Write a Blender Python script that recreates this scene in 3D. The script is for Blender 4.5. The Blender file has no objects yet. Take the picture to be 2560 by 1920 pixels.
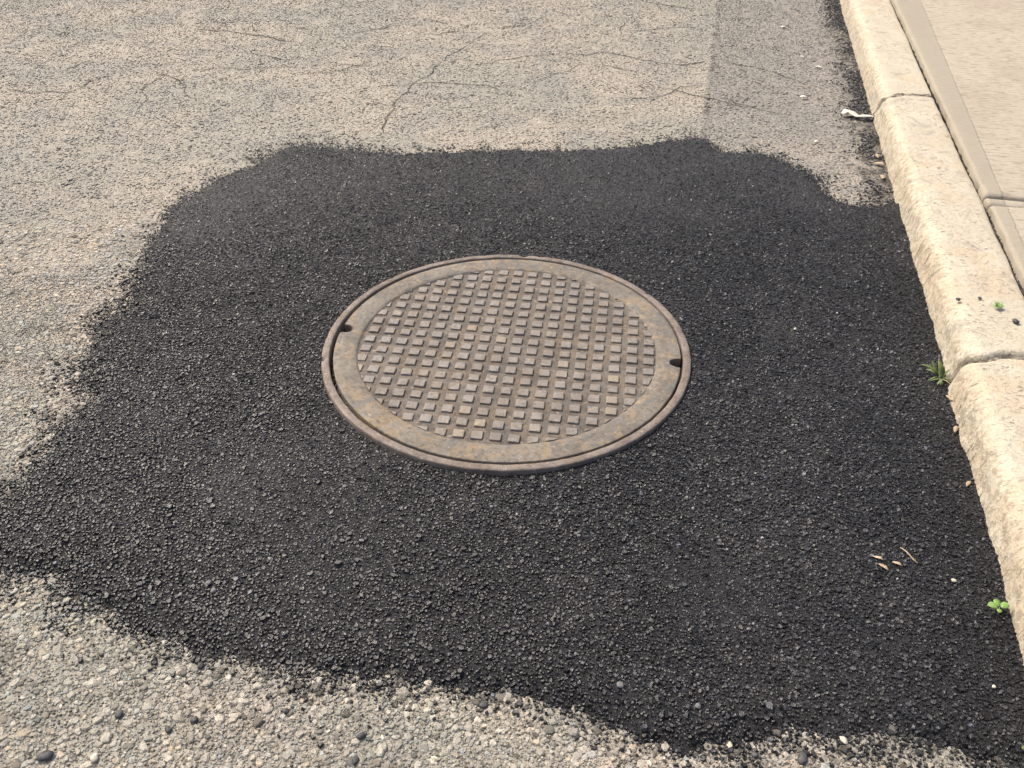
import bpy, math, random
import numpy as np
from mathutils import Vector, Matrix

random.seed(7)
RNG = np.random.default_rng(7)
SC = bpy.context.scene
COL = SC.collection

# ------------------------------------------------------------------ camera
CAM_H = 1.130
PITCH = 0.6583
ROLL = 0.0055
FPX = 2198.9            # focal length in photo pixels (2560 wide)
cam_d = bpy.data.cameras.new('camera')
cam_d.sensor_fit = 'HORIZONTAL'
cam_d.sensor_width = 36.0
cam_d.lens = FPX / 2560 * 36.0
cam_d.clip_start = 0.02
cam_d.clip_end = 500
cam = bpy.data.objects.new('camera', cam_d)
COL.objects.link(cam)
fw = Vector((0, math.cos(PITCH), -math.sin(PITCH)))
up0 = Vector((0, math.sin(PITCH), math.cos(PITCH)))
rt0 = Vector((1, 0, 0))
rt = math.cos(ROLL) * rt0 + math.sin(ROLL) * up0
up = -math.sin(ROLL) * rt0 + math.cos(ROLL) * up0
cam.matrix_world = Matrix(((rt.x, up.x, -fw.x, 0), (rt.y, up.y, -fw.y, 0),
                           (rt.z, up.z, -fw.z, CAM_H), (0, 0, 0, 1)))
SC.camera = cam

# ------------------------------------------------------------------ light
SUN_EL = math.radians(52)
SUN_AZ = math.radians(-48)      # measured from +Y (forward), negative = to the left
world = bpy.data.worlds.new('World')
SC.world = world
world.use_nodes = True
wn = world.node_tree
wn.nodes.clear()
sky = wn.nodes.new('ShaderNodeTexSky')
sky.sky_type = 'NISHITA'
sky.sun_disc = False
sky.sun_elevation = SUN_EL
sky.sun_rotation = SUN_AZ
sky.air_density = 1.0
sky.dust_density = 7.0
sky.ozone_density = 0.6
bg = wn.nodes.new('ShaderNodeBackground')
bg.inputs['Strength'].default_value = 0.095
wo = wn.nodes.new('ShaderNodeOutputWorld')
wn.links.new(sky.outputs[0], bg.inputs['Color'])
wn.links.new(bg.outputs[0], wo.inputs['Surface'])

sun_d = bpy.data.lights.new('sun', 'SUN')
sun_d.energy = 1.5
sun_d.angle = math.radians(14)
sun_d.color = (1.0, 0.92, 0.79)
sun = bpy.data.objects.new('sun', sun_d)
COL.objects.link(sun)
to_sun = Vector((math.sin(SUN_AZ) * math.cos(SUN_EL), math.cos(SUN_AZ) * math.cos(SUN_EL), math.sin(SUN_EL)))
sun.rotation_euler = to_sun.to_track_quat('Z', 'Y').to_euler()

SC.render.engine = 'CYCLES'
SC.view_settings.view_transform = 'Standard'
SC.view_settings.look = 'None'
SC.view_settings.exposure = 1.08
SC.view_settings.gamma = 1.0

# ------------------------------------------------------------------ geometry constants
LID = np.array([-0.0125, 1.5763])
R_OUT, R_IN, R_LID, R_FIELD = 0.400, 0.3828, 0.3770, 0.3265
Z_RING = 0.020
TH = math.radians(12.2)
KN = np.array([math.cos(TH), -math.sin(TH)])     # across the kerb, to the right
KD = np.array([math.sin(TH), math.cos(TH)])      # along the kerb, away
L_KERB, H_KERB = 0.582, 0.088
L_WALK, H_WALK = 0.772, 0.101


def kp(L, t):
    return L * KN[0] + t * KD[0], L * KN[1] + t * KD[1]


# ------------------------------------------------------------------ helpers
def hash2(ix, iy, seed):
    h = (ix.astype(np.int64) * 374761393 + iy.astype(np.int64) * 668265263 + seed * 1442695041) & 0xFFFFFFFF
    h = ((h ^ (h >> 13)) * 1274126177) & 0xFFFFFFFF
    h = (h ^ (h >> 16)) & 0xFFFFFFFF
    return h / 4294967295.0


def vnoise(x, y, s, seed=0):
    x = np.asarray(x, float) / s + 1000
    y = np.asarray(y, float) / s + 1000
    ix, iy = np.floor(x), np.floor(y)
    fx, fy = x - ix, y - iy
    fx = fx * fx * (3 - 2 * fx)
    fy = fy * fy * (3 - 2 * fy)
    ix = ix.astype(np.int64)
    iy = iy.astype(np.int64)
    a, b = hash2(ix, iy, seed), hash2(ix + 1, iy, seed)
    c, d = hash2(ix, iy + 1, seed), hash2(ix + 1, iy + 1, seed)
    return ((a * (1 - fx) + b * fx) * (1 - fy) + (c * (1 - fx) + d * fx) * fy) * 2 - 1


def fbm(x, y, s, seed=0, n=3, g=0.5):
    r = 0
    a = 1.0
    for k in range(n):
        r = r + a * vnoise(x, y, s / 2 ** k, seed + 17 * k)
        a *= g
    return r


def sstep(a, b, x):
    t = np.clip((x - a) / (b - a), 0, 1)
    return t * t * (3 - 2 * t)


def link(o, parent=None):
    COL.objects.link(o)
    if parent is not None:
        o.parent = parent
    return o


def np_mesh(name, verts, faces_sizes, loops, mat, smooth=False, tint=None):
    """verts Nx3, faces_sizes list of loop counts, loops flat vertex indices"""
    me = bpy.data.meshes.new(name)
    verts = np.asarray(verts, np.float32)
    sizes = np.asarray(faces_sizes, np.int32)
    loops = np.asarray(loops, np.int32)
    me.vertices.add(len(verts))
    me.vertices.foreach_set('co', verts.ravel())
    me.loops.add(len(loops))
    me.loops.foreach_set('vertex_index', loops)
    me.polygons.add(len(sizes))
    st = np.zeros(len(sizes), np.int32)
    st[1:] = np.cumsum(sizes)[:-1]
    me.polygons.foreach_set('loop_start', st)
    me.polygons.foreach_set('loop_total', sizes)
    me.polygons.foreach_set('use_smooth', np.full(len(sizes), smooth, bool))
    if tint is not None:
        a = me.attributes.new('tint', 'FLOAT_COLOR', 'POINT')
        t = np.ones((len(verts), 4), np.float32)
        t[:, :3] = tint
        a.data.foreach_set('color', t.ravel())
    me.update(calc_edges=True)
    me.validate()
    if mat:
        me.materials.append(mat)
    return me


def py_mesh(name, v, f, mat, smooth=False):
    me = bpy.data.meshes.new(name)
    me.from_pydata([tuple(map(float, p)) for p in v], [], f)
    if smooth:
        me.polygons.foreach_set('use_smooth', [True] * len(me.polygons))
    me.update()
    if mat:
        me.materials.append(mat)
    return me


def obj(name, me, parent=None, label=None, cat=None, group=None, kind=None, loc=None, rot=None, scale=None):
    o = bpy.data.objects.new(name, me)
    link(o, parent)
    if label: o['label'] = label
    if cat: o['category'] = cat
    if group: o['group'] = group
    if kind: o['kind'] = kind
    if loc is not None: o.location = loc
    if rot is not None: o.rotation_euler = rot
    if scale is not None: o.scale = scale
    return o


def grid_mesh(name, xs, ys, zfun, mat, keep=None, smooth=True):
    X, Y = np.meshgrid(xs, ys)
    nx, ny = len(xs), len(ys)
    Zv = zfun(X.ravel(), Y.ravel())
    V = np.stack([X.ravel(), Y.ravel(), Zv], 1)
    i = np.arange(nx * ny).reshape(ny, nx)
    F = np.stack([i[:-1, :-1], i[:-1, 1:], i[1:, 1:], i[1:, :-1]], -1).reshape(-1, 4)
    if keep is not None:
        k = keep(X.ravel(), Y.ravel())
        F = F[k[F].any(1)]
        used = np.zeros(len(V), bool)
        used[F] = True
        remap = np.cumsum(used) - 1
        V = V[used]
        F = remap[F]
    return np_mesh(name, V, np.full(len(F), 4), F.ravel(), mat, smooth)


# ------------------------------------------------------------------ materials
class NT:
    def __init__(self, name):
        self.m = bpy.data.materials.new(name)
        self.m.use_nodes = True
        self.t = self.m.node_tree
        self.t.nodes.clear()
        self.out = self.t.nodes.new('ShaderNodeOutputMaterial')
        self.b = self.t.nodes.new('ShaderNodeBsdfPrincipled')
        self.t.links.new(self.b.outputs[0], self.out.inputs['Surface'])
        self.geo = self.t.nodes.new('ShaderNodeNewGeometry')
        self.P = self.geo.outputs['Position']

    def n(self, k, **kw):
        x = self.t.nodes.new(k)
        for a, b in kw.items():
            setattr(x, a, b)
        return x

    def set(self, sock, v):
        if hasattr(v, 'is_output') or hasattr(v, 'links'):
            self.t.links.new(v, sock)
        else:
            sock.default_value = v

    def noise(self, scale, detail=3, rough=0.55, vec=None, dist=0):
        x = self.n('ShaderNodeTexNoise')
        self.set(x.inputs['Vector'], vec or self.P)
        x.inputs['Scale'].default_value = scale
        x.inputs['Detail'].default_value = detail
        x.inputs['Roughness'].default_value = rough
        x.inputs['Distortion'].default_value = dist
        return x.outputs[0]

    def vor(self, scale, feature='F1', out=0, vec=None, rand=1.0):
        x = self.n('ShaderNodeTexVoronoi', feature=feature)
        self.set(x.inputs['Vector'], vec or self.P)
        x.inputs['Scale'].default_value = scale
        x.inputs['Randomness'].default_value = rand
        return x.outputs[out]

    def ramp(self, f, a, b, lo=0.0, hi=1.0):
        x = self.n('ShaderNodeMapRange', interpolation_type='SMOOTHSTEP')
        self.set(x.inputs[0], f)
        x.inputs[1].default_value = a
        x.inputs[2].default_value = b
        x.inputs[3].default_value = lo
        x.inputs[4].default_value = hi
        return x.outputs[0]

    def math(self, op, a, b=0.0):
        x = self.n('ShaderNodeMath', operation=op)
        self.set(x.inputs[0], a)
        self.set(x.inputs[1], b)
        return x.outputs[0]

    def mix(self, f, a, b, mode='MIX'):
        x = self.n('ShaderNodeMix', data_type='RGBA', blend_type=mode)
        self.set(x.inputs[0], f)
        self.set(x.inputs[6], a if not isinstance(a, tuple) else (*a, 1))
        self.set(x.inputs[7], b if not isinstance(b, tuple) else (*b, 1))
        return x.outputs[2]

    def dot(self, v):
        x = self.n('ShaderNodeVectorMath', operation='DOT_PRODUCT')
        self.set(x.inputs[0], self.P)
        x.inputs[1].default_value = (v[0], v[1], 0)
        return x.outputs['Value']

    def scaled(self, s):
        x = self.n('ShaderNodeVectorMath', operation='MULTIPLY')
        self.set(x.inputs[0], self.P)
        x.inputs[1].default_value = s
        return x.outputs[0]

    def bump(self, h, dist, strength=1.0, nrm=None):
        x = self.n('ShaderNodeBump')
        self.set(x.inputs['Height'], h)
        x.inputs['Distance'].default_value = dist
        x.inputs['Strength'].default_value = strength
        if nrm is not None:
            self.set(x.inputs['Normal'], nrm)
        return x.outputs[0]

    def attr(self, name):
        x = self.n('ShaderNodeAttribute', attribute_name=name)
        return x.outputs['Color']

    def rand(self):
        return self.n('ShaderNodeObjectInfo').outputs['Random']

    def done(self, color, rough=0.8, normal=None, metal=0.0, spec=0.5):
        self.set(self.b.inputs['Base Color'], color if not isinstance(color, tuple) else (*color, 1))
        self.set(self.b.inputs['Roughness'], rough)
        self.set(self.b.inputs['Metallic'], metal)
        self.set(self.b.inputs['Specular IOR Level'], spec)
        if normal is not None:
            self.set(self.b.inputs['Normal'], normal)
        return self.m


def road_colour(k):
    """weathered asphalt colour: tan and grey drifts, greyer old repair right of the seam, gutter dirt along the kerb"""
    a = k.noise(1.7, 4, 0.6)
    c = k.mix(k.ramp(a, 0.43, 0.57), (0.325, 0.310, 0.263), (0.398, 0.354, 0.295))
    b = k.noise(4.2, 3, 0.6)
    c = k.mix(k.ramp(b, 0.48, 0.60, 0, 0.7), c, (0.290, 0.280, 0.248))
    L = k.dot(KN)
    t = k.dot(KD)
    wob = k.math('MULTIPLY', k.math('SUBTRACT', k.noise(20, 4, 0.7), 0.5), 0.045)
    Lw = k.math('ADD', L, wob)
    seam = k.math('MULTIPLY', k.ramp(Lw, 0.006, 0.020), k.ramp(t, 2.4, 3.2, 0.35, 1.0))
    c = k.mix(k.math('MULTIPLY', seam, 0.75), c, (0.225, 0.214, 0.197))
    g = k.math('ADD', L, k.math('MULTIPLY', k.math('SUBTRACT', k.noise(22, 4, 0.7), 0.5), 0.34))
    c = k.mix(k.ramp(g, 0.47, 0.56, 0, 0.86), c, (0.036, 0.034, 0.032))
    sl = k.ramp(k.math('ABSOLUTE', k.math('SUBTRACT', Lw, 0.022)), 0.004, 0.016, 1.0, 0.0)
    sl = k.math('MULTIPLY', k.math('MULTIPLY', sl, k.ramp(k.noise(9, 4, 0.7), 0.46, 0.60)), k.ramp(t, 2.6, 2.9))
    c = k.mix(k.math('MULTIPLY', sl, 0.6), c, (0.075, 0.07, 0.065))
    return c


def m_road():
    k = NT('old_asphalt')
    c = road_colour(k)
    v = k.vor(120)
    cell = k.vor(120, out=1)
    hs = k.n('ShaderNodeSeparateColor')
    k.set(hs.inputs[0], cell)
    c = k.mix(k.ramp(hs.outputs[0], 0, 1, 0, 0.45), c, k.mix(hs.outputs[1], (0.19, 0.18, 0.165), (0.52, 0.47, 0.40)))
    fine = k.noise(210, 5, 0.7)
    worn = k.ramp(k.math('ADD', k.dot((0, 1)), k.math('MULTIPLY', k.noise(2.0, 3), 0.8)), 2.2, 3.2, 1.0, 0.5)
    c = k.mix(k.math('MULTIPLY', k.ramp(fine, 0.47, 0.60, 0, 0.8), worn), c, (0.085, 0.077, 0.065))
    c = k.mix(k.ramp(k.noise(48, 5, 0.7), 0.57, 0.68, 0, 0.6), c, (0.10, 0.092, 0.08))
    nb = k.bump(k.math('ADD', k.math('MULTIPLY', v, -0.5), k.math('ADD', k.math('MULTIPLY', fine, -0.6), k.math('MULTIPLY', k.noise(60, 5, 0.65), 0.5))), 0.007, 0.8)
    return k.done(c, 0.88, nb, spec=0.3)


def m_road_stone():
    k = NT('road_stone')
    c = k.mix(1.0, road_colour(k), k.attr('tint'), 'MULTIPLY')
    c = k.mix(k.ramp(k.noise(330, 3, 0.6), 0.45, 0.62, 0, 0.45), c, (0.13, 0.118, 0.10))
    return k.done(c, 0.82, k.bump(k.noise(500, 3), 0.0012, 0.6), spec=0.35)


def m_patch():
    k = NT('fresh_asphalt')
    c = k.mix(k.ramp(k.noise(260, 4, 0.75), 0.42, 0.60), (0.0038, 0.0041, 0.0052), (0.0235, 0.0242, 0.0275))
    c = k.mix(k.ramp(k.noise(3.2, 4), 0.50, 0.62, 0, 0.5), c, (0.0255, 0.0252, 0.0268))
    nb = k.bump(k.noise(230, 4, 0.7), 0.006, 1.0)
    return k.done(c, 0.5, nb, spec=0.45)


def m_patch_chip():
    k = NT('bitumen_stone')
    big = k.ramp(k.noise(3.1, 5, 0.6), 0.40, 0.62)
    c = k.mix(1.0, k.mix(big, (0.0080, 0.0088, 0.0108), (0.0195, 0.0195, 0.0212)), k.attr('tint'), 'MULTIPLY')
    r = k.ramp(k.noise(240, 2), 0.4, 0.6, 0.17, 0.42)
    return k.done(c, r, k.bump(k.noise(650, 3), 0.0012, 0.8), spec=0.6)


def iron(name, base, light, stain, stain_amt, rough=0.6, cool=None, rnd=0.0):
    k = NT(name)
    c = k.mix(k.ramp(k.noise(13, 5, 0.62), 0.42, 0.58), base, light)
    if cool:
        c = k.mix(k.ramp(k.noise(21, 5, 0.65, dist=0.8), 0.50, 0.60, 0, 0.8), c, cool)
    c = k.mix(k.ramp(k.noise(17, 6, 0.72, dist=1.5), 0.50, 0.58, 0, stain_amt), c, stain)
    c = k.mix(k.ramp(k.noise(120, 5, 0.75), 0.50, 0.66, 0, 0.55), c, tuple(v * 0.5 for v in base))
    c = k.mix(k.ramp(k.noise(85, 4, 0.7), 0.61, 0.67, 0, 0.55), c, (0.38, 0.31, 0.23))
    if rnd:
        c = k.mix(k.ramp(k.rand(), 0.90, 0.98, 0, rnd), c, (0.31, 0.25, 0.17))
        c = k.mix(k.ramp(k.math('FRACT', k.math('MULTIPLY', k.rand(), 7.31)), 0, 1, 0, 0.35), c, (0.165, 0.137, 0.117))
    nb = k.bump(k.math('ADD', k.noise(110, 5, 0.7), k.math('MULTIPLY', k.noise(420, 2), 0.4)), 0.0024, 0.8)
    return k.done(c, k.ramp(k.noise(60, 4), 0.4, 0.6, rough - 0.1, rough + 0.15), nb, metal=0.1, spec=0.3)


def m_kerb():
    k = NT('cream_stone')
    c = k.mix(k.ramp(k.noise(7, 5, 0.6), 0.42, 0.60), (0.490, 0.448, 0.355), (0.490, 0.420, 0.315))
    c = k.mix(k.ramp(k.noise(12, 5, 0.65), 0.50, 0.62, 0, 0.65), c, (0.53, 0.492, 0.405))
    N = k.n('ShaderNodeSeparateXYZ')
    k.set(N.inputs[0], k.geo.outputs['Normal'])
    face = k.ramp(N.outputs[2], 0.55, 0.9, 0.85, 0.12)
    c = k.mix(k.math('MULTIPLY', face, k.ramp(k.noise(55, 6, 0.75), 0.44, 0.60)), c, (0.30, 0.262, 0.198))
    c = k.mix(k.ramp(k.noise(10, 6, 0.75, dist=1.2), 0.56, 0.64, 0, 0.62), c, (0.285, 0.265, 0.232))
    L, t = k.dot(KN), k.dot(KD)
    vv = k.n('ShaderNodeCombineXYZ')
    k.set(vv.inputs[0], k.math('MULTIPLY', L, 75.0))
    k.set(vv.inputs[1], k.math('MULTIPLY', t, 150.0))
    pit = k.noise(1.0, 4, 0.7, vec=vv.outputs[0], dist=0.8)
    pm = k.math('MULTIPLY', k.ramp(pit, 0.600, 0.640), k.ramp(k.noise(9, 3), 0.40, 0.60, 0.25, 1))
    c = k.mix(k.math('MULTIPLY', pm, 0.8), c, (0.17, 0.13, 0.09))
    c = k.mix(k.ramp(k.noise(110, 4, 0.7), 0.52, 0.66, 0, 0.4), c, (0.38, 0.312, 0.222))
    h = k.math('SUBTRACT', k.math('ADD', k.noise(60, 6, 0.7), k.math('MULTIPLY', k.noise(260, 3), 0.35)), k.math('MULTIPLY', pm, 0.9))
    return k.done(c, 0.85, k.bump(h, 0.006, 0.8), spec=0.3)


def m_walk():
    k = NT('brushed_concrete')
    c = k.mix(k.ramp(k.noise(2.6, 5, 0.6), 0.42, 0.60), (0.395, 0.352, 0.280), (0.358, 0.312, 0.246))
    # brushed surface with streaks across the walk, smooth trowelled margin along the edge
    L = k.dot(KN)
    t = k.dot(KD)
    vv = k.n('ShaderNodeCombineXYZ')
    k.set(vv.inputs[0], k.math('MULTIPLY', L, 26.0))
    k.set(vv.inputs[1], k.math('MULTIPLY', t, 120.0))
    br = k.noise(1.0, 5, 0.65, vec=vv.outputs[0], dist=0.5)
    edge = k.math('SUBTRACT', L, k.math('ADD', k.math('MULTIPLY', t, 0.034), 0.734))
    rough_area = k.ramp(k.math('ADD', edge, k.math('MULTIPLY', k.noise(60, 3), 0.012)), 0.004, 0.010)
    c = k.mix(rough_area, k.mix(0.75, c, (0.285, 0.258, 0.207)), c)
    ra = k.ramp(rough_area, 0, 1, 0.25, 1)
    sp = k.ramp(br, 0.545, 0.62, 0, 0.75)
    c = k.mix(k.math('MULTIPLY', sp, ra), c, (0.20, 0.155, 0.11))
    c = k.mix(k.math('MULTIPLY', k.ramp(br, 0.46, 0.38, 0, 0.45), ra), c, (0.49, 0.445, 0.365))
    c = k.mix(k.ramp(k.noise(75, 4, 0.7), 0.55, 0.68, 0, 0.4), c, (0.32, 0.265, 0.20))
    h = k.math('ADD', k.math('MULTIPLY', k.math('MULTIPLY', br, -0.9), ra), k.math('MULTIPLY', k.noise(320, 3), 0.25))
    return k.done(c, 0.85, k.bump(h, 0.005, 0.8), spec=0.3)


def plain(name, c1, c2, scale=60, rough=0.8, bumpd=0.002, spec=0.4, trans=0.0):
    k = NT(name)
    c = k.mix(k.ramp(k.noise(scale, 4, 0.65), 0.35, 0.66), c1, c2)
    m = k.done(c, rough, k.bump(k.noise(scale * 3, 3), bumpd, 0.6), spec=spec)
    return m


M_ROAD, M_RSTONE = m_road(), m_road_stone()
M_PATCH, M_CHIP = m_patch(), m_patch_chip()
M_FLOOR = iron('iron_floor', (0.108, 0.091, 0.077), (0.153, 0.132, 0.113), (0.205, 0.158, 0.108), 0.5, 0.75, (0.116, 0.108, 0.101))
M_RIM = iron('iron_rim', (0.158, 0.140, 0.119), (0.202, 0.181, 0.155), (0.275, 0.205, 0.128), 0.65, 0.7, (0.150, 0.146, 0.138))
M_RING = iron('iron_ring', (0.155, 0.127, 0.110), (0.208, 0.176, 0.156), (0.23, 0.175, 0.13), 0.35, 0.6)
M_STUD = iron('iron_stud', (0.188, 0.167, 0.149), (0.245, 0.223, 0.204), (0.26, 0.21, 0.155), 0.4, 0.5, (0.212, 0.202, 0.193), rnd=0.45)
M_KERB, M_WALK = m_kerb(), m_walk()
M_MORTAR = plain('grey_mortar', (0.085, 0.075, 0.06), (0.30, 0.265, 0.21), 70, 0.9, 0.006)
M_GRIT = plain('dark_joint_grit', (0.035, 0.032, 0.028), (0.10, 0.09, 0.075), 120, 0.9, 0.006)
M_CRACK = plain('crack_dirt', (0.030, 0.027, 0.023), (0.085, 0.075, 0.06), 90, 0.9, 0.004)
M_PALE = plain('pale_pebble', (0.46, 0.415, 0.33), (0.56, 0.52, 0.43), 90, 0.7)
M_GREY = plain('grey_pebble', (0.12, 0.12, 0.12), (0.20, 0.20, 0.20), 90, 0.7)
M_DARK = plain('dark_pebble', (0.040, 0.043, 0.046), (0.080, 0.083, 0.085), 90, 0.6)
M_LEAF = plain('weed_leaf', (0.100, 0.142, 0.045), (0.175, 0.215, 0.090), 55, 0.55)
M_CLOVER = plain('seedling_leaf', (0.150, 0.270, 0.060), (0.215, 0.350, 0.105), 60, 0.5)
M_STEM = plain('dry_stem', (0.36, 0.30, 0.15), (0.46, 0.38, 0.22), 60, 0.7)
M_DRY = plain('dry_leaf', (0.34, 0.255, 0.165), (0.45, 0.36, 0.25), 70, 0.75)
M_PAPER = plain('bleached_scrap', (0.55, 0.52, 0.44), (0.66, 0.63, 0.55), 50, 0.7)

# ------------------------------------------------------------------ ground height fields
PATCH = np.array([
    (-0.958, 1.109), (-0.919, 1.133), (-0.911, 1.151), (-0.899, 1.2), (-0.883, 1.265), (-0.894, 1.334), (-0.872, 1.408),
    (-0.917, 1.463), (-0.927, 1.537), (-0.933, 1.607), (-0.963, 1.662), (-0.953, 1.7), (-0.906, 1.75), (-0.932, 1.802),
    (-0.937, 1.888), (-0.961, 1.993), (-0.948, 2.08), (-0.954, 2.159), (-0.964, 2.271), (-0.929, 2.376), (-0.881, 2.473),
    (-0.811, 2.558), (-0.761, 2.658), (-0.701, 2.722), (-0.607, 2.697), (-0.469, 2.67), (-0.335, 2.649), (-0.16, 2.666),
    (-0.013, 2.683), (0.134, 2.674), (0.269, 2.698), (0.406, 2.727), (0.516, 2.766), (0.582, 2.803), (0.636, 2.76),
    (0.666, 2.678), (0.782, 2.668), (0.853, 2.598), (0.912, 2.496), (0.918, 2.415), (0.923, 2.338), (0.979, 2.303),
    (1.047, 2.31), (1.16, 2.33), (0.90, 1.10), (0.78, 0.58),
    (0.696, 0.606), (0.669, 0.628), (0.626, 0.639), (0.575, 0.655), (0.526, 0.66), (0.504, 0.652), (0.48, 0.656), (0.444, 0.661),
    (0.427, 0.668), (0.402, 0.669), (0.376, 0.671), (0.34, 0.651), (0.302, 0.651), (0.27, 0.645), (0.248, 0.63), (0.229, 0.625),
    (0.212, 0.64), (0.195, 0.652), (0.163, 0.665), (0.138, 0.684), (0.098, 0.694), (0.051, 0.701), (-0.002, 0.727), (-0.068, 0.73),
    (-0.095, 0.739), (-0.135, 0.741), (-0.183, 0.744), (-0.228, 0.735), (-0.27, 0.748), (-0.34, 0.759), (-0.428, 0.786),
    (-0.464, 0.79), (-0.49, 0.81), (-0.542, 0.818), (-0.6, 0.843), (-0.618, 0.865), (-0.676, 0.882), (-0.719, 0.9),
    (-0.742, 0.937), (-0.787, 0.945), (-0.833, 0.946), (-0.889, 0.954), (-0.965, 1.026)])


def sd_raw(x, y):
    """signed distance to the patch outline, positive inside"""
    x = np.asarray(x, float)
    y = np.asarray(y, float)
    best = np.full(x.shape, 1e9)
    ins = np.zeros(x.shape, bool)
    n = len(PATCH)
    for i in range(n):
        a, b = PATCH[i], PATCH[(i + 1) % n]
        e = b - a
        h = np.clip(((x - a[0]) * e[0] + (y - a[1]) * e[1]) / (e @ e), 0, 1)
        d = (x - a[0] - h * e[0]) ** 2 + (y - a[1] - h * e[1]) ** 2
        best = np.minimum(best, d)
        c = ((a[1] > y) != (b[1] > y))
        if a[1] != b[1]:
            xi = a[0] + (y - a[1]) / (b[1] - a[1]) * e[0]
            ins ^= c & (x < xi)
    s = np.sqrt(best)
    return np.where(ins, s, -s)


def sd_patch(x, y):
    return sd_raw(x, y) + 0.007 * fbm(x, y, 0.045, 3, 4, 0.75) + 0.007 * fbm(x, y, 0.014, 9, 2, 0.7)


def z_road(x, y):
    return 0.0035 * fbm(x, y, 0.35, 21, 3) + 0.0012 * fbm(x, y, 0.05, 22, 2)


def z_patch(x, y, sd=None):
    if sd is None:
        sd = sd_patch(x, y)
    rx, ry = x - LID[0], y - LID[1]
    r = np.hypot(rx, ry)
    ul = np.clip((-rx * 0.55 + ry * 0.83) / np.maximum(r, 1e-6), -1, 1)
    z = -0.005 + 0.016 * sstep(-0.014, 0.045, sd)
    z = z + 0.0022 * fbm(x, y, 0.16, 31, 3) + 0.0012 * fbm(x, y, 0.035, 32, 2)
    near = np.exp(-np.maximum(r - R_OUT, 0) / 0.055)
    z = z + near * (0.0005 - 0.006 * np.clip(ul, 0, 1) + 0.0015 * np.clip(-ul, 0, 1))
    # low hollow up-left of the frame
    z = z - 0.006 * np.exp(-((rx + 0.30) ** 2 + (ry - 0.36) ** 2) / 0.10 ** 2)
    return z + 0.75 * z_road(x, y)


# ------------------------------------------------------------------ road sheet
def graded(fine0, fine1, step, far, n=14):
    f = np.arange(fine0, fine1, step)
    g = np.geomspace(step * 2, far, n)
    return np.concatenate([(f[0] - g)[::-1], f, f[-1] + g])


def z_road_sheet(x, y):
    z = z_road(x, y) - 0.0008
    s = sd_raw(x, y)
    z = z - 0.03 * sstep(0.03, 0.06, s)
    return np.where((np.abs(x) > 6) | (np.abs(y) > 9), 0, z)


xs = graded(-2.9, 1.5, 0.020, 60)
ys = graded(0.3, 5.0, 0.020, 60)
road = obj('road', grid_mesh('road', xs, ys, z_road_sheet, M_ROAD,
           keep=lambda x, y: np.hypot(x - LID[0], y - LID[1]) > 0.36), kind='structure',
           label='weathered tan grey asphalt road with exposed stones')

# fresh asphalt patch
px = np.arange(-1.08, 1.22, 0.009)
py = np.arange(0.52, 2.90, 0.009)


def z_patch_sheet(x, y):
    sd = sd_patch(x, y)
    z = z_patch(x, y, sd) - 0.0012
    r = np.hypot(x - LID[0], y - LID[1])
    return np.where(r < R_OUT - 0.007, -0.05, z)


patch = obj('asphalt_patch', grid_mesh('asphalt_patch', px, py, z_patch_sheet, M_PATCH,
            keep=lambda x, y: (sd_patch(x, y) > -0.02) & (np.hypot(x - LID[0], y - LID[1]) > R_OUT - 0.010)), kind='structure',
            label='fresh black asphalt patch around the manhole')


# ------------------------------------------------------------------ embedded stones
def in_view(x, y, m=0.14):
    """keep stones only on the stretch of road the photograph shows, with a wide margin"""
    hw = 0.30 + 0.50 * y + m
    return (y > 0.42) & (y < 4.68) & (np.abs(x) < hw)


def stone_arrays(x, y, z, r, tilt, nside, rings, flat, rng):
    """rings: list of (radius factor, height factor) from top to bottom; returns verts, sizes, loops"""
    n = len(x)
    k = nside
    a0 = rng.uniform(0, 2 * np.pi, n)
    ang = a0[:, None] + (np.arange(k)[None] + rng.uniform(-0.32, 0.32, (n, k))) * 2 * np.pi / k
    rad = r[:, None] * rng.uniform(0.72, 1.12, (n, k))
    el = rng.uniform(0.62, 1.0, n)
    ea = rng.uniform(0, np.pi, n)
    ux, uy = np.cos(ang) * rad, np.sin(ang) * rad * el[:, None]
    cx = ux * np.cos(ea)[:, None] - uy * np.sin(ea)[:, None]
    cy = ux * np.sin(ea)[:, None] + uy * np.cos(ea)[:, None]
    ta = rng.uniform(0, 2 * np.pi, n)
    tm = rng.normal(0, tilt, n)
    gx, gy = np.cos(ta) * tm, np.sin(ta) * tm
    V = []
    for j, (rf, hf) in enumerate(rings):
        jx = rng.uniform(-0.10, 0.10, (n, 1)) * r[:, None] if j == 0 else 0
        X = cx * rf + jx
        Y = cy * rf
        Zz = hf * r[:, None] * flat[:, None] + X * gx[:, None] + Y * gy[:, None]
        if j == 0:
            Zz = Zz + rng.uniform(-0.06, 0.06, (n, k)) * r[:, None]
        V.append(np.stack([X + x[:, None], Y + y[:, None], Zz + z[:, None]], -1))
    m = len(rings)
    V = np.stack(V, 1).reshape(n, m * k, 3)
    base = (np.arange(n) * m * k)[:, None]
    top = np.arange(k)[None]
    quads = []
    for j in range(m - 1):
        for i in range(k):
            i2 = (i + 1) % k
            quads.append([j * k + i, (j + 1) * k + i, (j + 1) * k + i2, j * k + i2])
    quads = np.array(quads)
    per = np.concatenate([np.arange(k), quads.ravel()])
    loops = (base + per[None]).ravel()
    sizes = np.tile(np.concatenate([[k], np.full(len(quads), 4)]), n)
    return V.reshape(-1, 3), sizes, loops, m * k


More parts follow.
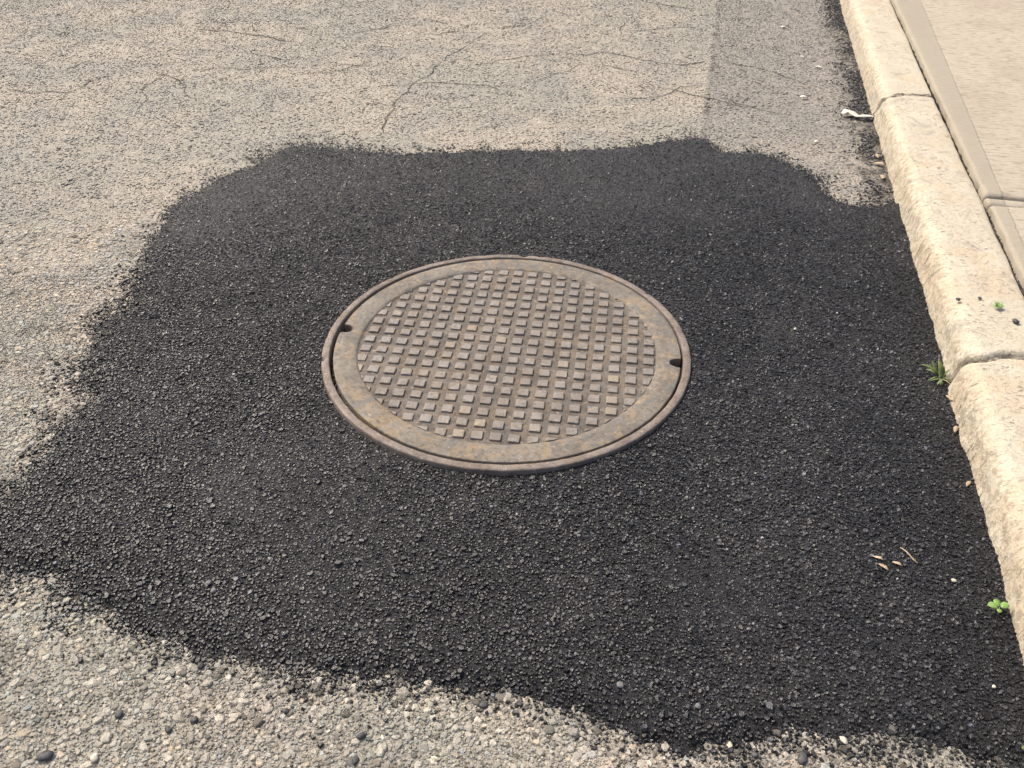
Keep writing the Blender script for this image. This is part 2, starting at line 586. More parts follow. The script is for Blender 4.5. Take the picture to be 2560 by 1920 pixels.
def jitter_points(x0, x1, y0, y1, s, rng):
    gx, gy = np.meshgrid(np.arange(x0, x1, s), np.arange(y0, y1, s * 0.9))
    gx = gx + (np.arange(gx.shape[0]) % 2)[:, None] * s / 2
    p = np.stack([gx.ravel(), gy.ravel()], 1)
    return p + rng.uniform(-0.46, 0.46, p.shape) * s


CHIP_RINGS = [(0.66, 0.55), (1.05, -0.9)]
ROAD_RINGS = [(0.62, 0.55), (0.93, 0.26), (1.06, -0.7)]


def tint_of(n, kind, rng):
    v = np.exp(rng.normal(0, 0.50, n))
    t = np.stack([v, v, v], 1)
    if kind == 'road':
        v = np.clip(rng.normal(1.07, 0.17, n), 0.5, 1.6)
        t = np.stack([v, v, v], 1)
        warm = rng.normal(0, 0.05, n)
        t[:, 0] *= 1 + warm
        t[:, 2] *= 1 - warm * 1.3
        d = rng.random(n) < 0.06
        t[d] *= rng.uniform(0.25, 0.55, (d.sum(), 1))
        w = rng.random(n) < 0.009
        t[w] = rng.uniform(1.7, 2.1, (w.sum(), 1)) * np.array([1, 0.99, 0.95])
    else:
        d = rng.random(n) < 0.14
        t[d] *= rng.uniform(1.5, 3.2, (d.sum(), 1))
        w = rng.random(n) < 0.006
        t[w] = rng.uniform(5.0, 11.0, (w.sum(), 1))
        c = rng.normal(0, 0.04, n)
        t[:, 0] *= 1 + c
        t[:, 2] *= 1 - c
    return t


def stone_field(parent, name, P, z, r, tilt, nside, rings, flat, tint, mat, rng, smooth=False):
    V, S, Lp, per = stone_arrays(P[:, 0], P[:, 1], z, r, tilt, nside, rings, flat, rng)
    me = np_mesh(name, V, S, Lp, mat, smooth, np.repeat(tint, per, 0))
    return obj(name, me, parent, kind='stuff')


def biggest(P, r, m=300):
    d = np.sqrt(P[:, 0] ** 2 + P[:, 1] ** 2 + CAM_H ** 2)
    vis = (np.abs(P[:, 0]) < 0.29 + 0.49 * (P[:, 1])) & (P[:, 1] > 0.64)
    s = np.where(vis, r / d, 0)
    return np.argsort(-s)[:m]


def singles(parent, P, z, r, tints, mat, rings, nside, rng, smooth):
    """the largest stones as objects of their own, sharing a few meshes"""
    nv = 14
    order = np.argsort(tints[:, 1])
    groups = np.array_split(order, nv)
    for g in groups:
        meshes = []
        for q in range(3):
            one = np.zeros(1)
            V, S, Lp, per = stone_arrays(one, one, one, np.ones(1), 0.10, nside, rings, np.ones(1) * 0.62, rng)
            meshes.append(np_mesh('stone', V, S, Lp, mat, smooth, np.repeat(tints[g].mean(0)[None], len(V), 0)))
        for c, i in enumerate(g):
            o = bpy.data.objects.new('stone', meshes[c % 3])
            o.location = (P[i, 0], P[i, 1], z[i])
            o.rotation_euler = (random.uniform(-.15, .15), random.uniform(-.15, .15), random.uniform(0, 6.28))
            o.scale = (r[i], r[i], r[i])
            link(o, parent)


# --- stones of the old road
def road_points():
    near = jitter_points(-1.9, 1.1, 0.4, 2.2, 0.0088, RNG)
    far = jitter_points(-3.0, 1.6, 2.2, 4.9, 0.0118, RNG)
    out = []
    for p, f in ((near, 0), (far, 1)):
        L = p @ KN
        k = in_view(p[:, 0], p[:, 1]) & (L < L_KERB + 0.004)
        p = p[k]
        s = sd_patch(p[:, 0], p[:, 1])
        p = p[s < 0.004 + 0.035 * sstep(0.35, 0.8, fbm(p[:, 0], p[:, 1], 0.045, 44, 2))]
        out.append(p)
    return out


pn, pf = road_points()


def tar(P, t):
    """tar smears on the stones next to the fresh patch"""
    sd = sd_patch(P[:, 0], P[:, 1])
    m = RNG.random(len(P)) < 0.5 * np.exp(np.minimum(sd, 0) / 0.022)
    t[m] *= RNG.uniform(0.12, 0.5, (m.sum(), 1))
    # scattered spots where the light fines have worn away
    g = sstep(0.42, 0.85, fbm(P[:, 0], P[:, 1], 0.055, 48, 4, 0.65))
    return t * (1 - 0.62 * g * RNG.random(len(P)) ** 0.5)[:, None]


rn = np.clip(0.0043 * np.exp(RNG.normal(0, 0.36, len(pn))), 0.0018, 0.0100)
pit_n = sstep(0.30, 0.8, fbm(pn[:, 0], pn[:, 1], 0.026, 41, 3))
zn = z_road(pn[:, 0], pn[:, 1]) + RNG.uniform(-0.0012, 0.0004, len(pn)) - 0.0016 * pit_n
tn = tar(pn, tint_of(len(pn), 'road', RNG))
b = biggest(pn, rn)
singles(road, pn[b], zn[b], rn[b], tn[b], M_RSTONE, ROAD_RINGS, 7, RNG, False)
k = np.ones(len(pn), bool)
k[b] = False
stone_field(road, 'stones', pn[k], zn[k], rn[k], 0.13, 6, ROAD_RINGS, RNG.uniform(0.30, 0.55, k.sum()), tn[k], M_RSTONE, RNG)
ps = jitter_points(-1.7, 1.0, 0.45, 1.9, 0.0056, RNG)
ps = ps[in_view(ps[:, 0], ps[:, 1], 0.1) & (ps @ KN < L_KERB)]
ps = ps[sd_patch(ps[:, 0], ps[:, 1]) < 0.006]
rs = np.clip(0.0021 * np.exp(RNG.normal(0, 0.30, len(ps))), 0.0011, 0.004)
stone_field(road, 'fine_gravel', ps, z_road(ps[:, 0], ps[:, 1]) + RNG.uniform(-0.0010, 0.0010, len(ps)), rs, 0.25, 5, CHIP_RINGS,
            RNG.uniform(0.4, 0.8, len(ps)), tar(ps, tint_of(len(ps), 'road', RNG) * 0.95), M_RSTONE, RNG)
rf = np.clip(0.0050 * np.exp(RNG.normal(0, 0.32, len(pf))), 0.0024, 0.011)
zf = z_road(pf[:, 0], pf[:, 1]) + RNG.uniform(-0.0012, 0.0006, len(pf)) - 0.0018 * sstep(0.35, 0.8, fbm(pf[:, 0], pf[:, 1], 0.035, 42, 3))
stone_field(road, 'far_stones', pf, zf, rf, 0.12, 4, CHIP_RINGS, RNG.uniform(0.30, 0.55, len(pf)), tar(pf, 1.05 + (tint_of(len(pf), 'road', RNG) - 1.05) * 0.65), M_RSTONE, RNG)
print('road stones', len(pn), len(pf), len(ps))

# --- chips of the fresh patch
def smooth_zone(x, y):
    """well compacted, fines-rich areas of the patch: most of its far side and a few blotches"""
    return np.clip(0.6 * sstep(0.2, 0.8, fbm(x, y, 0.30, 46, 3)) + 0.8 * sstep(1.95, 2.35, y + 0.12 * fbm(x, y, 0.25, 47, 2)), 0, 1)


pp = jitter_points(-1.08, 1.20, 0.50, 2.88, 0.0056, RNG)
L = pp @ KN
pp = pp[in_view(pp[:, 0], pp[:, 1]) & (L < L_KERB + 0.010) & (np.hypot(*(pp - LID).T) > R_OUT + 0.002)]
s = sd_patch(pp[:, 0], pp[:, 1])
clump = sstep(-0.1, 0.6, fbm(pp[:, 0], pp[:, 1], 0.05, 45, 3))
keepp = (s > 0.0) | ((s > -0.09) & (RNG.random(len(s)) < 0.6 * np.exp(s / 0.012) + 0.9 * clump * np.exp(s / np.where((pp[:, 0] < -0.6) | (pp[:, 1] > 2.4), 0.040, 0.026))))
pp, s = pp[keepp], s[keepp]
rp = np.clip(0.0031 * np.exp(RNG.normal(0, 0.32, len(pp))), 0.0018, 0.0080)
big = RNG.random(len(pp)) < 0.012
rp[big] *= 1.4
zp = np.maximum(z_patch(pp[:, 0], pp[:, 1], s), z_road(pp[:, 0], pp[:, 1]) + np.where(s > 0, 0.0014, 0.0022)) + RNG.uniform(-0.0012, 0.0009, len(pp))
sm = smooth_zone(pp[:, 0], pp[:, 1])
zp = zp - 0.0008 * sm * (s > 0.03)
tp = tint_of(len(pp), 'patch', RNG)
b = biggest(pp, rp)
singles(patch, pp[b], zp[b], rp[b], tp[b], M_CHIP, CHIP_RINGS, 6, RNG, False)
k = np.ones(len(pp), bool)
k[b] = False
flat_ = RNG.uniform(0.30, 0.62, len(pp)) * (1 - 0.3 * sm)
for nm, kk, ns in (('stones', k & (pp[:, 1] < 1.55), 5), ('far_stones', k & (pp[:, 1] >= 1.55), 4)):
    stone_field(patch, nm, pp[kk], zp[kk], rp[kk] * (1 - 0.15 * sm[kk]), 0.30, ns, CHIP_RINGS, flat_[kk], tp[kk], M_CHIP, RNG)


# --- dark grit washed against the kerb
ng = 3600
gt = RNG.uniform(2.3, 4.75, ng)
gl = L_KERB + 0.004 - np.abs(RNG.normal(0, 0.045, ng))
gx, gy = kp(gl, gt)
kk = sd_patch(gx, gy) < 0
gx, gy = gx[kk], gy[kk]
cl = fbm(gx, gy, 0.10, 49, 3) > -0.25
gx, gy = gx[cl], gy[cl]
tg = np.exp(RNG.normal(0.9, 0.9, len(gx)))[:, None] * np.array([[1.1, 1.05, 1.0]])
stone_field(road, 'gutter_grit', np.stack([gx, gy], 1), z_road(gx, gy) + 0.0022, RNG.uniform(0.0016, 0.0048, len(gx)), 0.35, 5, CHIP_RINGS,
            RNG.uniform(0.5, 0.9, len(gx)), tg, M_CHIP, RNG)


# ------------------------------------------------------------------ cracks in the old road
def resample(pts, step):
    pts = np.array(pts, float)
    out = [pts[0]]
    for a, b_ in zip(pts[:-1], pts[1:]):
        n = max(1, int(np.linalg.norm(b_ - a) / step))
        for i in range(1, n + 1):
            out.append(a + (b_ - a) * i / n)
    return np.array(out)


def crack(pts, w):
    p = resample(pts, 0.012)
    p = p + 0.010 * np.stack([fbm(p[:, 0], p[:, 1], 0.05, 51, 3), fbm(p[:, 0], p[:, 1], 0.05, 52, 3)], 1)
    t = np.gradient(p, axis=0)
    t /= np.linalg.norm(t, axis=1)[:, None] + 1e-9
    nn = np.stack([-t[:, 1], t[:, 0]], 1)
    ww = w * np.clip(0.6 + 0.8 * RNG.random(len(p)), 0.3, 1.4)
    ww = ww * np.clip(np.minimum(np.arange(len(p)), np.arange(len(p))[::-1]) / 5, 0.15, 1)
    gap = fbm(p[:, 0], p[:, 1], 0.07, 53, 2)
    ww = ww * np.clip(1.0 + 0.9 * gap, 0.0, 1.3)
    v, f = [], []
    for i in range(len(p)):
        for sgn, dz in ((-1, 0.0018), (-0.45, 0.0026), (0.45, 0.0026), (1, 0.0018)):
            q = p[i] + nn[i] * ww[i] * sgn
            v.append((q[0], q[1], float(z_road(q[0], q[1])) + dz))
        if i and ww[i] > 0.0003 and ww[i - 1] > 0.0003:
            for c in range(3):
                a = (i - 1) * 4 + c
                f.append((a, a + 1, a + 5, a + 4))
    if f:
        obj('crack', py_mesh('crack', v, f, M_CRACK), road)


for pts, w in (
    ([(0.188, 3.655), (0.292, 3.637), (0.351, 3.678), (0.435, 3.649), (0.526, 3.584), (0.605, 3.538), (0.68, 3.517), (0.771, 3.559)], 0.0030),
    ([(0.331, 3.58), (0.362, 3.515), (0.412, 3.471), (0.486, 3.445)], 0.0022),
    ([(0.612, 4.447), (0.71, 4.422), (0.809, 4.358), (0.898, 4.334)], 0.003),
    ([(-1.423, 3.983), (-1.248, 3.944), (-1.153, 3.914), (-1.087, 3.894), (-0.981, 3.834), (-0.908, 3.805)], 0.0034),
    ([(-1.896, 3.233), (-1.77, 3.189), (-1.626, 3.199), (-1.605, 3.254), (-1.572, 3.367)], 0.0026),
    ([(0.169, 4.239), (0.082, 4.089), (-0.121, 3.946), (-0.194, 3.781), (-0.279, 3.597), (-0.32, 3.4), (-0.366, 3.321), (-0.411, 3.171), (-0.43, 2.967), (-0.439, 2.782)], 0.0026),
    ([(-0.364, 3.296), (-0.261, 3.318), (-0.191, 3.309), (-0.103, 3.274), (-0.033, 3.202)], 0.0024),
    ([(0.188, 3.655), (0.05, 3.62), (-0.07, 3.56), (-0.16, 3.50)], 0.0022),
    ([(-0.70, 3.92), (-0.60, 3.98), (-0.50, 4.05)], 0.0032),
):
    crack(pts, w * (0.5 if len(pts) > 9 else 0.68))
crng = random.Random(12)
for q in range(20):
    x, y = crng.uniform(-1.5, 0.85), crng.uniform(2.9, 4.45)
    a = crng.uniform(0, 6.28) if q % 3 else crng.uniform(-0.35, 0.35)
    pts = [(x, y)]
    for i in range(crng.randint(3, 8)):
        a += crng.uniform(-0.55, 0.55)
        x += 0.055 * math.cos(a)
        y += 0.055 * math.sin(a)
        pts.append((x, y))
    if all(float(sd_raw(np.array([p[0]]), np.array([p[1]]))[0]) < -0.03 and p[1] < 4.8 for p in pts):
        crack(pts, crng.uniform(0.0009, 0.0016))


# ------------------------------------------------------------------ kerb
def kerb_profile():
    H, W = H_KERB, 0.184
    pts = [(-0.004, -0.16), (0.000, 0.0), (0.008, H - 0.044)]
    for a in np.linspace(0.12, 0.5, 9) * np.pi:
        pts.append((0.008 + 0.044 * (1 - math.cos(a)) * 0.9, H - 0.044 + 0.044 * math.sin(a)))
    for x in np.linspace(0.060, W - 0.03, 8):
        pts.append((x, H + 0.001))
    for a in np.linspace(0.5, 0.0, 6) * np.pi:
        pts.append((W - 0.014 + 0.014 * math.cos(a), H - 0.014 + 0.014 * math.sin(a)))
    pts.append((W, -0.16))
    return resample(pts, 0.006)


KPROF = kerb_profile()
kerb = obj('kerb', None, kind='structure', label='rough cream stone kerb along the road')
kerb.empty_display_size = 0.05


def kerb_stone(t0, t1, seed, dL=0.0, dz=0.0, rnd0=0.022, rnd1=0.022, skew=0.0):
    n = max(8, int((t1 - t0) / 0.0075))
    ts = np.linspace(t0, t1, n)
    pr = KPROF.copy()
    c = np.array([0.09, 0.0])
    nr = np.gradient(pr, axis=0)
    nr = np.stack([-nr[:, 1], nr[:, 0]], 1)
    nr /= np.linalg.norm(nr, axis=1)[:, None] + 1e-9
    arc = np.r_[0, np.cumsum(np.linalg.norm(np.diff(pr, axis=0), axis=1))]
    V = []
    for t in ts:
        e = 0
        for d, rr in ((t - t0, rnd0), (t1 - t, rnd1)):
            if d < rr:
                e = max(e, rr * (1 - math.sqrt(max(0, 1 - (1 - d / rr) ** 2))))
        tt = np.full(len(arc), t)
        face = sstep(0.045, 0.0, pr[:, 0])
        amp = 0.0011 + 0.0010 * face
        dis = amp * (fbm(arc + seed, tt, 0.055, seed, 4, 0.6)) + 0.0028 * fbm(arc * 0.4 + seed, tt, 0.30, seed + 5, 2) + 0.0010 * face * vnoise(arc, tt, 0.008, seed + 8)
        up_ = (pr[:, 1] > -0.1)
        q = pr + nr * ((dis - e) * up_)[:, None]
        wv = 0.016 * vnoise(pr[:, 0], pr[:, 0] * 0, 0.045, 91)
        sk = skew * (pr[:, 0] - 0.09) + wv * (sstep(0.08, 0.0, t - t0) + sstep(0.08, 0.0, t1 - t))
        V.append(np.stack([L_KERB + dL + q[:, 0], t + sk, q[:, 1] + dz], 1))
    V = np.concatenate(V)
    m = len(pr)
    i = np.arange(len(V)).reshape(n, m)
    F = np.stack([i[:-1, :-1], i[1:, :-1], i[1:, 1:], i[:-1, 1:]], -1).reshape(-1, 4)
    X = V[:, 0] * KN[0] + V[:, 1] * KD[0]
    Y = V[:, 0] * KN[1] + V[:, 1] * KD[1]
    sizes = np.r_[np.full(len(F), 4), m, m]
    loops = np.r_[F.ravel(), i[0], i[-1][::-1]]
    return obj('kerb_stone', np_mesh('kerb_stone', np.stack([X, Y, V[:, 2]], 1), sizes, loops, M_KERB, True), kerb)


J1, J2 = 3.165, 1.612
kerb_stone(J1 + 0.006, 4.78, 3, 0.004, -0.003, rnd0=0.010, skew=0.20)
kerb_stone(J2 + 0.007, J1 - 0.004, 14, 0.002, 0.0, rnd0=0.011, rnd1=0.009, skew=0.08)
kerb_stone(0.16, J2 - 0.007, 27, -0.006, 0.003, rnd1=0.012, skew=0.08)
kerb_stone(4.80, 6.4, 33)


def mortar(t, w, inset, skew, seed):
    """joint filling that follows the kerb outline a little below the stones"""
    pr = KPROF[(KPROF[:, 1] > -0.05)]
    nr = np.gradient(pr, axis=0)
    nr = np.stack([-nr[:, 1], nr[:, 0]], 1)
    nr /= np.linalg.norm(nr, axis=1)[:, None] + 1e-9
    arc = np.r_[0, np.cumsum(np.linalg.norm(np.diff(pr, axis=0), axis=1))]
    V = []
    n = 17
    for d in np.linspace(-w, w, n):
        dis = 0.0045 * fbm(arc + seed, np.full(len(arc), d), 0.022, seed, 4, 0.6) - inset - 0.004 * (abs(d) > w * 0.75)
        q = pr + nr * dis[:, None]
        x, y = kp(L_KERB + q[:, 0], t + d + skew * (pr[:, 0] - 0.09) + 0.016 * vnoise(pr[:, 0], pr[:, 0] * 0, 0.045, 91))
        V.append(np.stack([x, y, q[:, 1]], 1))
    m = len(pr)
    V = np.concatenate(V)
    i = np.arange(len(V)).reshape(n, m)
    F = np.stack([i[:-1, :-1], i[1:, :-1], i[1:, 1:], i[:-1, 1:]], -1).reshape(-1, 4)
    obj('mortar_joint', np_mesh('mortar_joint', V, np.full(len(F), 4), F.ravel(), M_MORTAR, True), kerb)


mortar(J1, 0.020, 0.003, 0.14, 5)
mortar(J2, 0.024, 0.008, 0.08, 8)

# ------------------------------------------------------------------ sidewalk
walk = obj('sidewalk', None, kind='structure', label='pale concrete sidewalk with a smooth trowelled edge')


def slab(name, t0, t1, L0, L1, H, edge=0.010, seed=0, parent=walk):
    pr = [(L0, -0.10), (L0, H - edge)]
    for a in np.linspace(0.15, 0.5, 5) * np.pi:
        pr.append((L0 + edge * (1 - math.cos(a)), H - edge + edge * math.sin(a)))
    pr += [(l, H) for l in np.r_[np.linspace(L0 + 0.03, L0 + 0.5, 24), L1]]
    pr = np.array(pr)
    n = max(4, int((t1 - t0) / 0.016))
    V = []
    for t in np.linspace(t0, t1, n):
        d = min(t - t0, t1 - t)
        e = 0.004 * max(0, 1 - d / 0.012) ** 2
        z = pr[:, 1] - e * (pr[:, 1] > 0) + 0.0010 * fbm(pr[:, 0], np.full(len(pr), t), 0.12, seed, 3) * (pr[:, 1] > 0)
        l = pr[:, 0] + 0.0018 * fbm(pr[:, 1] * 3, np.full(len(pr), t), 0.03, seed + 4, 3, 0.6) * (pr[:, 0] < L0 + 0.02)
        x, y = kp(l, t)
        V.append(np.stack([x, y, z], 1))
    V = np.concatenate(V)
    m = len(pr)
    i = np.arange(len(V)).reshape(n, m)
    F = np.stack([i[:-1, :-1], i[1:, :-1], i[1:, 1:], i[:-1, 1:]], -1).reshape(-1, 4)
    # end caps as wall strips
    sizes = [4] * len(F)
    loops = list(F.ravel())
    B = len(V)
    low = []
    for row in (i[0], i[-1]):
        pts = V[row].copy()
        pts[:, 2] = -0.10
        low.append(pts)
    V = np.concatenate([V] + low)
    for c, row in enumerate((i[0], i[-1])):
        for q in range(m - 1):
            a, b_ = row[q], row[q + 1]
            la, lb = B + c * m + q, B + c * m + q + 1
            loops += [a, b_, lb, la] if c == 0 else [b_, a, la, lb]
            sizes.append(4)
    return obj(name, np_mesh(name, V, sizes, loops, M_WALK, True), parent)


slab('paving_slab', 2.384, 5.6, L_WALK, 2.9, H_WALK, seed=2)
slab('joint_strip', 2.336, 2.378, L_WALK + 0.001, 2.9, H_WALK - 0.0035, 0.006, seed=5)
slab('paving_slab', 0.1, 2.330, L_WALK + 0.002, 2.9, H_WALK - 0.001, seed=9)

# gritty joint between kerb and sidewalk
v, f = [], []
tt = np.arange(0.2, 5.4, 0.02)
for i, t in enumerate(tt):
    for l, dz in ((0.745, -0.006), (0.760, 0.0), (0.773, -0.002), (0.793, -0.01)):
        x, y = kp(l, t)
        v.append((x, y, H_KERB - 0.012 + dz + 0.003 * float(vnoise(t, l, 0.03, 77))))
    if i:
        for c in range(3):
            a = (i - 1) * 4 + c
            f.append((a, a + 1, a + 5, a + 4))
grit_base = obj('joint_grit', py_mesh('joint_grit', v, f, M_GRIT), walk)
ng = 3000
gt = RNG.uniform(0.9, 4.7, ng)
gl = RNG.uniform(0.752, 0.776, ng)
gx, gy = kp(gl, gt)
rg = RNG.uniform(0.0016, 0.0042, ng)
tg = np.exp(RNG.normal(0, 0.5, ng))[:, None] * np.array([[2.6, 2.4, 2.1]])
stone_field(walk, 'joint_gravel', np.stack([gx, gy], 1), np.full(ng, H_KERB - 0.0105), rg, 0.4, 5, CHIP_RINGS, np.full(ng, 0.9), tg, M_CHIP, RNG)


# ------------------------------------------------------------------ manhole frame and cover
def lathe(name, prof, n, mat, smooth=False, wob=None, closed=False):
    prof = np.array(prof, float)
    V = []
    for i in range(n):
        a = 2 * math.pi * i / n
        for j, (r, z) in enumerate(prof):
            dr, dz = wob(a, r, z, j) if wob else (0, 0)
            V.append(((r + dr) * math.cos(a), (r + dr) * math.sin(a), z + dz))
    m = len(prof)
    F = []
    for i in range(n):
        i2 = (i + 1) % n
        for j in range(m - 1):
            F.append((i * m + j, i2 * m + j, i2 * m + j + 1, i * m + j + 1))
    return py_mesh(name, V, F, mat, smooth)


frame = obj('manhole_surround', None, label='round cast iron frame ring set into the black asphalt patch', cat='manhole ring',
            loc=(LID[0], LID[1], 0))
NICKS = [(math.radians(188), 0.006, 0.010), (math.radians(84), 0.005, 0.012), (math.radians(176), 0.0025, 0.006), (math.radians(33), 0.003, 0.006),
         (math.radians(196), 0.003, 0.008), (math.radians(78), 0.003, 0.010), (math.radians(135), 0.002, 0.008), (math.radians(8), 0.002, 0.008)]


def ring_wob(a, r, z, j):
    dr = 0.0005 * float(vnoise(math.cos(a) * 2, math.sin(a) * 2, 0.06, 61))
    dz = 0.0006 * float(vnoise(math.cos(a) * 2, math.sin(a) * 2, 0.15, 62))
    if r > R_OUT - 0.004:
        for na, dep, w in NICKS:
            d = abs((a - na + math.pi) % (2 * math.pi) - math.pi) * R_OUT
            if d < w:
                g = dep * (1 - (d / w) ** 2)
                dr -= g * 0.7
                dz -= g * 0.6 * (z > 0.01)
    return dr, dz


ring_prof = [(R_OUT + 0.004, -0.09), (R_OUT + 0.001, 0.000), (R_OUT, Z_RING - 0.003), (R_OUT - 0.0012, Z_RING - 0.0008), (R_OUT - 0.0035, Z_RING),
             (R_IN + 0.0028, Z_RING + 0.0002), (R_IN + 0.0008, Z_RING - 0.0008), (R_IN, Z_RING - 0.003), (R_IN - 0.001, -0.022)]
obj('ring', lathe('ring', ring_prof, 540, M_RING, True, ring_wob), frame)
obj('seat', lathe('seat', [(R_IN + 0.002, -0.021), (0.345, -0.022), (0.343, -0.09)], 160, M_GRIT, True), frame)
# grit caught in the gap on the near left
ng = 260
ga = RNG.uniform(math.radians(150), math.radians(262), ng)
gr = RNG.uniform(R_LID - 0.001, R_IN - 0.002, ng)
gp = np.stack([gr * np.cos(ga), gr * np.sin(ga)], 1)
tg = RNG.uniform(2, 16, ng)[:, None] * np.array([[1.0, 0.78, 0.52]])
stone_field(frame, 'gap_grit', gp, RNG.uniform(-0.004, 0.006, ng), RNG.uniform(0.0013, 0.0034, ng), 0.4, 5, CHIP_RINGS, np.full(ng, 0.9), tg, M_CHIP, RNG)

LOFF = np.array([0.0016, 0.0004])
ZL = Z_RING - 0.0012
cover = obj('manhole_cover', None, label='round cast iron manhole cover studded with small square bosses', cat='manhole cover',
            loc=(LID[0] + LOFF[0], LID[1] + LOFF[1], 0))
PICK = [math.atan2(1.638 - LID[1], -0.381 - LID[0]), math.atan2(1.513 - LID[1], 0.354 - LID[0])]
FLOOR_Z = ZL - 0.0042


def lid_edge(a):
    r = R_LID + 0.0004 * float(vnoise(math.cos(a) * 3, math.sin(a) * 3, 0.05, 71))
    for q, pa in enumerate(PICK):
        d = ((a - pa + math.pi) % (2 * math.pi) - math.pi) * R_LID
        w = 0.0165
        if abs(d) < w:
            r -= (0.0235 if q else 0.024) * (1 - abs(d / w) ** 2.6) ** 0.5
    return r


angs = list(np.linspace(0, 2 * math.pi, 360, endpoint=False))
for pa in PICK:
    angs += list(pa + np.linspace(-0.0175, 0.0175, 60) / R_LID)
angs = sorted(set(round(a % (2 * math.pi), 6) for a in angs))
V, F = [], []
NR = 9
for a in angs:
    re = lid_edge(a)
    ca, sa = math.cos(a), math.sin(a)
    rows = [(re - 0.0002, -0.03), (re, ZL - 0.0025), (re - 0.0007, ZL - 0.0006), (re - 0.0022, ZL)]
    rin = R_FIELD + 0.0012 * float(fbm(ca * 3, sa * 3, 0.2, 75, 2))
    for kf in (0.35, 0.7):
        rr = re - 0.0022 + (rin + 0.0025 - re + 0.0022) * kf
        rows.append((rr, ZL + 0.0005 * float(vnoise(rr * ca, rr * sa, 0.03, 76))))
    rows += [(rin + 0.0022, ZL - 0.0001), (rin + 0.0004, ZL - 0.0014), (rin - 0.0026, FLOOR_Z)]
    for r, z in rows:
        V.append((r * ca, r * sa, z))
n = len(angs)
for i in range(n):
    i2 = (i + 1) % n
    for j in range(NR - 1):
        F.append((i * NR + j, i2 * NR + j, i2 * NR + j + 1, i * NR + j + 1))
obj('rim', py_mesh('rim', V, F, M_RIM, True), cover)
# recessed floor between the studs
V, F = [], []
rr = np.r_[np.linspace(0.0, R_FIELD - 0.001, 34)[1:]]
V.append((0, 0, FLOOR_Z))
for r in rr:
    for i in range(120):
        a = 2 * math.pi * i / 120
        x, y = r * math.cos(a), r * math.sin(a)
        V.append((x, y, FLOOR_Z + 0.0004 * float(fbm(x, y, 0.03, 78, 2))))
for i in range(120):
    F.append((0, 1 + i, 1 + (i + 1) % 120))
for j in range(len(rr) - 1):
    for i in range(120):
        a, b_ = 1 + j * 120 + i, 1 + j * 120 + (i + 1) % 120
        F.append((a, a + 120, b_ + 120, b_))
obj('floor_plate', py_mesh('floor_plate', V, F, M_FLOOR, True), cover)

SP = 0.03603
SA = -0.1323
ca, sa = math.cos(SA), math.sin(SA)
S0 = np.array([-0.06456, 1.56847]) - LID - LOFF
HB = 0.324 * SP


def stud_mesh(base, z0=FLOOR_Z - 0.0015, h=0.0054, jit=0.0):
    """base polygon (local 2-D) -> bevelled boss"""
    base = np.array(base)
    k = len(base)
    c = base.mean(0)
    rows = []
    size = np.linalg.norm(base - c, axis=1).mean()
    for ins, z in ((0.0, 0.0), (0.0010, h - 0.0009), (0.0014, h - 0.0003), (0.0023, h)):
        d = base - c
        q = c + d * max(0.25, (1 - ins * 1.25 / max(size, 1e-4)))
        rows.append([(p[0] + random.uniform(-jit, jit), p[1] + random.uniform(-jit, jit), z0 + z + random.uniform(-jit, jit) * 0.7 * (z > 0)) for p in q])
    V = [p for r in rows for p in r]
    F = [tuple(range(3 * k, 4 * k))]
    for j in range(3):
        for i in range(k):
            i2 = (i + 1) % k
            F.append((j * k + i, j * k + i2, (j + 1) * k + i2, (j + 1) * k + i))
    return py_mesh('stud', V, F, M_STUD)


def square(h):
    o = []
    for (x, y) in ((-1, -1), (1, -1), (1, 1), (-1, 1)):
        dx = 0.10
        if x == y:
            o += [(x * h, y * h * (1 - dx)), (x * h * (1 - dx), y * h)] if x > 0 else [(x * h, y * h * (1 - dx)), (x * h * (1 - dx), y * h)]
        else:
            o += [(x * h * (1 - dx), y * h), (x * h, y * h * (1 - dx))]
    o.sort(key=lambda p: math.atan2(p[1], p[0]))
    return o


VAR = [stud_mesh(square(HB * random.uniform(0.97, 1.03)), jit=0.0005) for _ in range(10)]


def clip_circle(poly, R):
    out = []
    n = len(poly)
    for i in range(n):
        a, b_ = np.array(poly[i]), np.array(poly[(i + 1) % n])
        ia, ib = np.hypot(*a) <= R, np.hypot(*b_) <= R
        if ia:
            out.append(tuple(a))
        if ia != ib:
            lo, hi = 0.0, 1.0
            for _ in range(24):
                m = (lo + hi) / 2
                if (np.hypot(*(a + (b_ - a) * m)) <= R) == ia:
                    lo = m
                else:
                    hi = m
            out.append(tuple(a + (b_ - a) * lo))
    return out


cnt = 0
for i in range(-12, 14):
    for j in range(-13, 13):
        cx = S0[0] + SP * (i * ca + j * sa)
        cy = S0[1] + SP * (i * sa - j * ca)
        d = math.hypot(cx, cy)
        if d > R_FIELD + 0.01:
            continue
        if d < R_FIELD - HB * 1.30:
            o = obj('stud', VAR[cnt % 10], cover, loc=(cx, cy, random.uniform(-0.0003, 0.0003)), rot=(0, 0, SA + random.choice((0, 1, 2, 3)) * math.pi / 2 + random.uniform(-.02, .02)))
            cnt += 1
        else:
            sq = [(cx + x * ca - y * sa, cy + x * sa + y * ca) for x, y in square(HB)]
            pl = clip_circle(sq, R_FIELD - 0.0012)
            if len(pl) < 3:
                continue
            A = abs(sum(pl[q][0] * pl[(q + 1) % len(pl)][1] - pl[(q + 1) % len(pl)][0] * pl[q][1] for q in range(len(pl)))) / 2
            if A < (0.0045) ** 2:
                continue
            c = np.array(pl).mean(0)
            loc = [(p[0] - c[0], p[1] - c[1]) for p in pl]
            obj('stud', stud_mesh(loc, h=0.0046, jit=0.0003), cover, loc=(c[0], c[1], 0))
            cnt += 1
